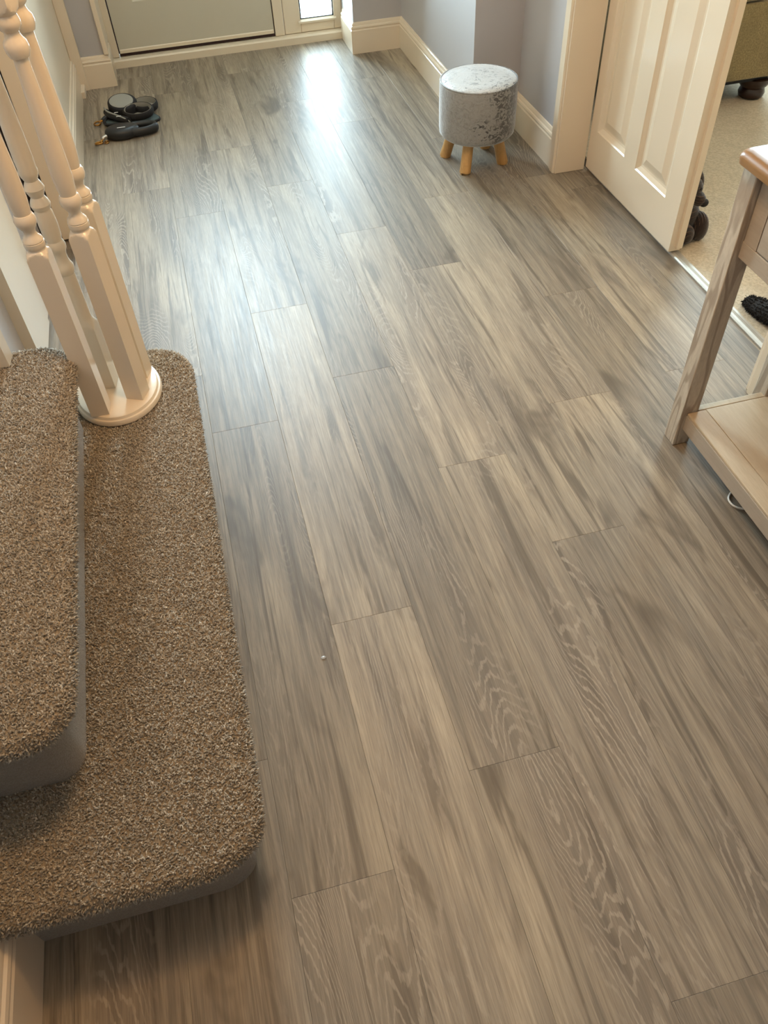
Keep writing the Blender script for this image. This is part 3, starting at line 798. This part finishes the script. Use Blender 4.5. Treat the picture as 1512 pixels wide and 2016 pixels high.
# small clear chip on the floor
cp = MB()
cp.rings([[(-0.032+0.0055*k*math.cos(2*math.pi*j/14), 0.883+0.0035*k*math.sin(2*math.pi*j/14), z) for j in range(14)] for k, z in ((0.8, 0.0004), (1, 0.0008), (0.9, 0.0020), (0.4, 0.0026))])
tag(cp.build('plastic_chip', 'chip', smooth=60), 'tiny clear oval plastic chip lying on a plank', 'litter')

# ================================================================== DOG LEAD AND HARNESS
def loop_band(mb, c, rx, ry, h, th, tilt, rz, n=40, egg=0.0):
    """upright oval band (a short tube wall of height h and thickness th)"""
    Rm = Matrix.Rotation(rz, 3, 'Z') @ Matrix.Rotation(tilt, 3, 'X')
    rs = []
    for j in range(n):
        a = 2*math.pi*j/n
        k = 1+egg*math.cos(a)
        d = Vector((math.cos(a), math.sin(a), 0))
        ring = []
        for (o_, z) in ((0, 0), (th*0.6, 0.1*h), (th, 0.5*h), (th*0.6, 0.9*h), (0, h), (-th*0.2, 0.9*h), (-th*0.25, 0.5*h), (-th*0.2, 0.1*h)):
            q = Vector(((rx*k+o_)*d.x, (ry*k+o_)*d.y, z))
            ring.append(Rm @ q + Vector(c))
        rs.append(ring)
    rs.append(rs[0])
    mb.rings(rs, False, False); return mb
hx, hy = -0.30, 3.76
hn = thing('dog_harness', (hx, hy, 0), 'black dog harness with grey lined loops lying on a teal strap near the front door', 'dog harness')
# flat teal pad underneath
pad = [(-0.375, 3.715), (-0.30, 3.702), (-0.235, 3.703), (-0.190, 3.718), (-0.172, 3.745), (-0.20, 3.80), (-0.26, 3.86), (-0.34, 3.89), (-0.395, 3.85), (-0.405, 3.77)]
pp = bez([(*q, 0) for q in pad]+[(*pad[0], 0)], 5)[:-1]
MB().rings([[(q.x, q.y, z) for q in pp] for z in (0.001, 0.010)]+[[(hx+(q.x-hx)*0.96, hy+(q.y-hy)*0.96, 0.014) for q in pp]]).build('teal_pad', 'teal_fabric', hn, smooth=50)
MB().tube([(q.x, q.y, 0.006) for q in pp], 0.0045, 8, True).build('pad_piping', 'black_web', hn, smooth=60)
# housing: rounded disc with a grey panel
Rz = Matrix.Rotation(0.25, 3, 'Z')
def egg(c, rx, ry, prof, n=40, tilt=0.0, rz=0.25):
    Rm = Matrix.Rotation(rz, 3, 'Z') @ Matrix.Rotation(tilt, 3, 'X')
    return [[Rm @ Vector(((rx-o_)*math.cos(2*math.pi*j/n), (ry-o_)*math.sin(2*math.pi*j/n), z)) + Vector(c) for j in range(n)] for o_, z in prof]
MB().rings(egg((-0.318, 3.842, 0.015), 0.064, 0.062, [(0.010, 0), (0.002, 0.004), (0, 0.012), (0.001, 0.045), (0.005, 0.051), (0.012, 0.0525)], tilt=0.22)).build('chest_panel', 'black_web', hn, smooth=60)
MB().rings(egg((-0.318, 3.8305, 0.0665), 0.0515, 0.050, [(0, 0), (0.001, 0.0014), (0.006, 0.0022)], tilt=0.22)).build('panel_lining', 'grey_mesh', hn, smooth=60)
a_ = MB(); loop_band(a_, (-0.258, 3.765, 0.024), 0.060, 0.046, 0.030, 0.007, 0.16, 0.12, egg=0.06); a_.build('strap_loop', 'black_web', hn, smooth=60)
a_ = MB(); loop_band(a_, (-0.258, 3.765, 0.0245), 0.0575, 0.0435, 0.029, 0.0022, 0.16, 0.12, egg=0.06); a_.build('loop_lining', 'grey_mesh', hn, smooth=60)
MB().rings(egg((-0.258, 3.765, 0.0155), 0.056, 0.040, [(0, 0), (0, 0.004)], rz=0.12)).build('loop_floor', 'grey_mesh', hn, smooth=60)
a_ = MB(); loop_band(a_, (-0.222, 3.845, 0.016), 0.050, 0.052, 0.030, 0.006, 0.05, 0.1); a_.build('strap_loop', 'black_web', hn, smooth=60)
a_ = MB(); loop_band(a_, (-0.222, 3.845, 0.0165), 0.0478, 0.0498, 0.029, 0.002, 0.05, 0.1); a_.build('loop_lining', 'grey_mesh', hn, smooth=60)
MB().rings(egg((-0.222, 3.845, 0.0155), 0.046, 0.048, [(0, 0), (0, 0.006)])).build('loop_floor', 'grey_mesh', hn, smooth=60)
MB().tube(bez([(-0.397, 3.835, 0.046), (-0.385, 3.79, 0.045), (-0.350, 3.745, 0.043), (-0.312, 3.705, 0.036), (-0.298, 3.710, 0.020)]), 0.0036, 8).build('edge_piping', 'grey_mesh', hn, smooth=60)
MB().tube(bez([(-0.392, 3.825, 0.030), (-0.372, 3.775, 0.030), (-0.335, 3.735, 0.030), (-0.300, 3.705, 0.028)]), [0.014]*31, 10).build('side_strap', 'black_web', hn, smooth=60)
box('printed_mark', (-0.356, 3.764, 0.0440), (-0.340, 3.768, 0.0462), 'bright_label', hn)
box('printed_mark', (-0.349, 3.722, 0.0430), (-0.329, 3.726, 0.0447), 'bright_label', hn)
MB().tube(bez([(-0.385, 3.80, 0.022), (-0.405, 3.765, 0.020), (-0.398, 3.725, 0.018), (-0.360, 3.718, 0.018), (-0.325, 3.714, 0.018)]), 0.006, 8, flat=0.6).build('web_strap', 'black_web', hn, smooth=60)
MB().tube(bez([(-0.382, 3.80, 0.024), (-0.402, 3.795, 0.020), (-0.415, 3.785, 0.014)]), 0.008, 10).build('buckle', 'black_plastic', hn, smooth=60)
ck = MB().tube([(-0.438+0.013*math.cos(a), 3.770+0.020*math.sin(a), 0.010) for a in [2*math.pi*i/20 for i in range(20)]], 0.0036, 8, True)
ck.tube([(-0.428, 3.785, 0.010), (-0.414, 3.786, 0.013)], 0.005, 8)
ck.build('trigger_clip', 'brass', hn, smooth=60)

rl_ = thing('retractable_dog_lead', (-0.30, 3.61, 0), 'black retractable dog lead with oval handle, on the floor in front of the harness', 'dog lead')
bodyc = (-0.333, 3.618, 0.0)
MB().rings(egg((*bodyc[:2], 0.001), 0.072, 0.050, [(0.012, 0), (0.003, 0.004), (0, 0.012), (0.0, 0.028), (0.004, 0.036), (0.012, 0.041), (0.022, 0.043)], rz=0.05)).build('casing', 'black_plastic', rl_, smooth=60)
hd = []
for t_ in range(28):
    a = math.radians(118 - 236*t_/27)
    hd.append((-0.262+0.070*math.cos(a), 3.618+0.036*math.sin(a)+0.006, 0.021))
MB().tube(hd, 0.0125, 12, flat=1.45).build('handle', 'black_plastic', rl_, smooth=60)
box('printed_mark', (-0.350, 3.600, 0.0436), (-0.316, 3.606, 0.0446), 'bright_label', rl_, 0.0004)
MB().tube(bez([(-0.396, 3.600, 0.02), (-0.410, 3.595, 0.018), (-0.418, 3.591, 0.014)]), 0.007, 10).build('cord_outlet', 'steel', rl_, smooth=60)
ck = MB().tube([(-0.436+0.015*math.cos(a), 3.574+0.009*math.sin(a), 0.006) for a in [2*math.pi*i/20 for i in range(20)]], 0.0034, 8, True)
ck.tube([(-0.420, 3.588, 0.010), (-0.428, 3.580, 0.007)], 0.005, 8)
ck.tube([(-0.404+0.008*math.cos(a), 3.574+0.010*math.sin(a), 0.005) for a in [2*math.pi*i/16 for i in range(16)]], 0.0028, 8, True)
ck.build('trigger_clip', 'brass', rl_, smooth=60)

# ================================================================== LOUNGE: DOORSTOP, SOFA, FLUFFY LUMP
def blob(c, r, rib=None, n=40, m=28, rot=None, ridge=0.0):
    """ellipsoid with ribs: returns verts, faces, rib attribute"""
    vs, fs, at = [], [], []
    for i in range(m+1):
        t = math.pi*(i+0.02*(i == 0)-0.02*(i == m))/m
        for j in range(n):
            a = 2*math.pi*j/n
            q = Vector((math.sin(t)*math.cos(a), math.sin(t)*math.sin(a), -math.cos(t)))
            w_ = 0.5+0.5*math.sin(rib(q)) if rib else 0.0
            k = 1+ridge*(w_-0.5)
            v = Vector((q.x*r[0]*k, q.y*r[1]*k, q.z*r[2]*k))
            if rot: v = rot @ v
            vs.append(v+Vector(c)); at.append(w_)
    for i in range(m):
        for j in range(n):
            k2 = (j+1) % n
            fs.append((i*n+j, i*n+k2, (i+1)*n+k2, (i+1)*n+j))
    return vs, fs, at
def blob_obj(name, parts, mat, parent):
    mb = MB(); at = []
    for vs, fs, a in parts: mb.add(vs, fs); at += a
    o = mb.build(name, mat, parent, smooth=80)
    al = o.data.attributes.new('rib', 'FLOAT', 'POINT'); al.data.foreach_set('value', at)
    return o
dx, dy = 1.452, 2.150
dg_ = thing('toy_dog_doorstop', (dx, dy, 0.004), 'dark brown ribbed plush dog doorstop half hidden behind the white door edge', 'doorstop')
hr = lambda f: (lambda q: f*q.z)
blob_obj('body', [blob((dx-0.01, dy+0.015, 0.068), (0.062, 0.062, 0.062), hr(26), ridge=0.05), blob((dx-0.012, dy+0.01, 0.125), (0.044, 0.042, 0.055), hr(26), ridge=0.05)], 'corduroy', dg_)
blob_obj('paw', [blob((dx+0.037, dy-0.030, 0.045), (0.030, 0.040, 0.048), lambda q: 22*q.x, ridge=0.06)], 'corduroy', dg_)
blob_obj('paw', [blob((dx-0.022, dy-0.046, 0.036), (0.034, 0.036, 0.034), lambda q: 22*math.hypot(q.x, q.z), ridge=0.06)], 'corduroy', dg_)
blob_obj('head', [blob((dx-0.012, dy-0.006, 0.172), (0.040, 0.040, 0.038), hr(24), ridge=0.06), blob((dx+0.000, dy-0.040, 0.152), (0.024, 0.034, 0.022), hr(20), ridge=0.05)], 'corduroy', dg_)
blob_obj('nose', [blob((dx+0.012, dy-0.064, 0.146), (0.015, 0.013, 0.013))], 'nose', dg_)
for s in (-1, 1):
    blob_obj('ear', [blob((dx-0.012+s*0.034, dy+0.002, 0.190), (0.014, 0.012, 0.036), hr(20), ridge=0.06, rot=Matrix.Rotation(-0.35*s, 3, 'Y'))], 'corduroy', dg_)
    blob_obj('eye', [blob((dx-0.012+s*0.017, dy-0.040, 0.182), (0.0045, 0.0045, 0.0045), n=12, m=8)], 'nose', dg_)

# armchair / sofa end with bun foot
sx0, sx1, sy0, sy1 = 1.62, 2.350, 3.0, 3.90
sf = thing('armchair', ((sx0+sx1)/2, (sy0+sy1)/2, 0.004), 'olive beige fabric armchair on dark bun feet, behind the open side of the lounge doorway', 'armchair')
MB().box((sx0, sy0, 0.105), (sx1, sy1, 0.385)).build('base', 'sofa', sf, bevel=0.012, segs=3)
MB().box((sx0+0.01, sy0+0.006, 0.388), (sx0+0.16, sy1-0.02, 0.60)).build('arm', 'sofa', sf, bevel=0.05, segs=4)
MB().box((sx1-0.16, sy0+0.006, 0.388), (sx1-0.01, sy1-0.02, 0.60)).build('arm', 'sofa', sf, bevel=0.05, segs=4)
MB().box((sx0+0.165, sy0-0.006, 0.388), (sx1-0.165, sy1-0.22, 0.50)).build('seat_cushion', 'sofa', sf, bevel=0.03, segs=4)
MB().box((sx0+0.165, sy1-0.215, 0.388), (sx1-0.165, sy1-0.01, 0.92)).build('backrest', 'sofa', sf, bevel=0.05, segs=4)
MB().box((sx0+0.05, sy0+0.03, 0.085), (sx1-0.05, sy1-0.05, 0.104)).build('underside', 'black_web', sf)
for x in (sx0+0.09, sx1-0.075):
    for y in (sy0+0.075, sy1-0.09):
        MB().lathe([(0.040, 0.0005), (0.050, 0.008), (0.054, 0.022), (0.050, 0.036), (0.047, 0.042), (0.056, 0.050), (0.064, 0.066), (0.064, 0.080), (0.058, 0.0845)], (x, y, 0.004), 32).build('bun_foot', 'dark_wood', sf, smooth=40)

# dark fluffy slipper lying past the threshold
sl = thing('fluffy_lump', (1.47, 1.64, 0.004), 'black fluffy slipper on the lounge carpet, seen past the console table leg', 'lump')  # unidentified dark shape, built as a black fluffy lump
rows = []
for i in range(15):
    t = i/14
    cxp = 1.445 + 0.055*t; cyp = 1.735 - 0.225*t
    wd = 0.048*math.sin(math.pi*min(max(t*0.94+0.03, 0), 1))**0.45
    hh = 0.022 + 0.050*(t**1.3)*(1-0.35*max(0, t-0.8)/0.2)
    rows.append([(cxp+wd*math.cos(a)*0.97, cyp+wd*math.cos(a)*0.25, 0.005+(hh*0.5+hh*0.5*math.sin(a))) for a in [2*math.pi*j/20 for j in range(20)]])
MB().rings(rows).build('upper', 'black_fur', sl, smooth=70)
tuf = []
P_, N__ = [], []
for i in range(2600):
    r_ = random.randrange(14); j = random.randrange(20)
    q = Vector(rows[r_][j]).lerp(Vector(rows[r_+1][j]), random.random()); cc = sum((Vector(v) for v in rows[r_]), Vector())/20
    nn = (q-cc).normalized(); P_.append(q); N__.append(nn)
o = tuft_mesh(P_, N__, 0.009, 0.0012, 'fleece_pile', sl); o.data.materials[0] = MAT['black_fur']
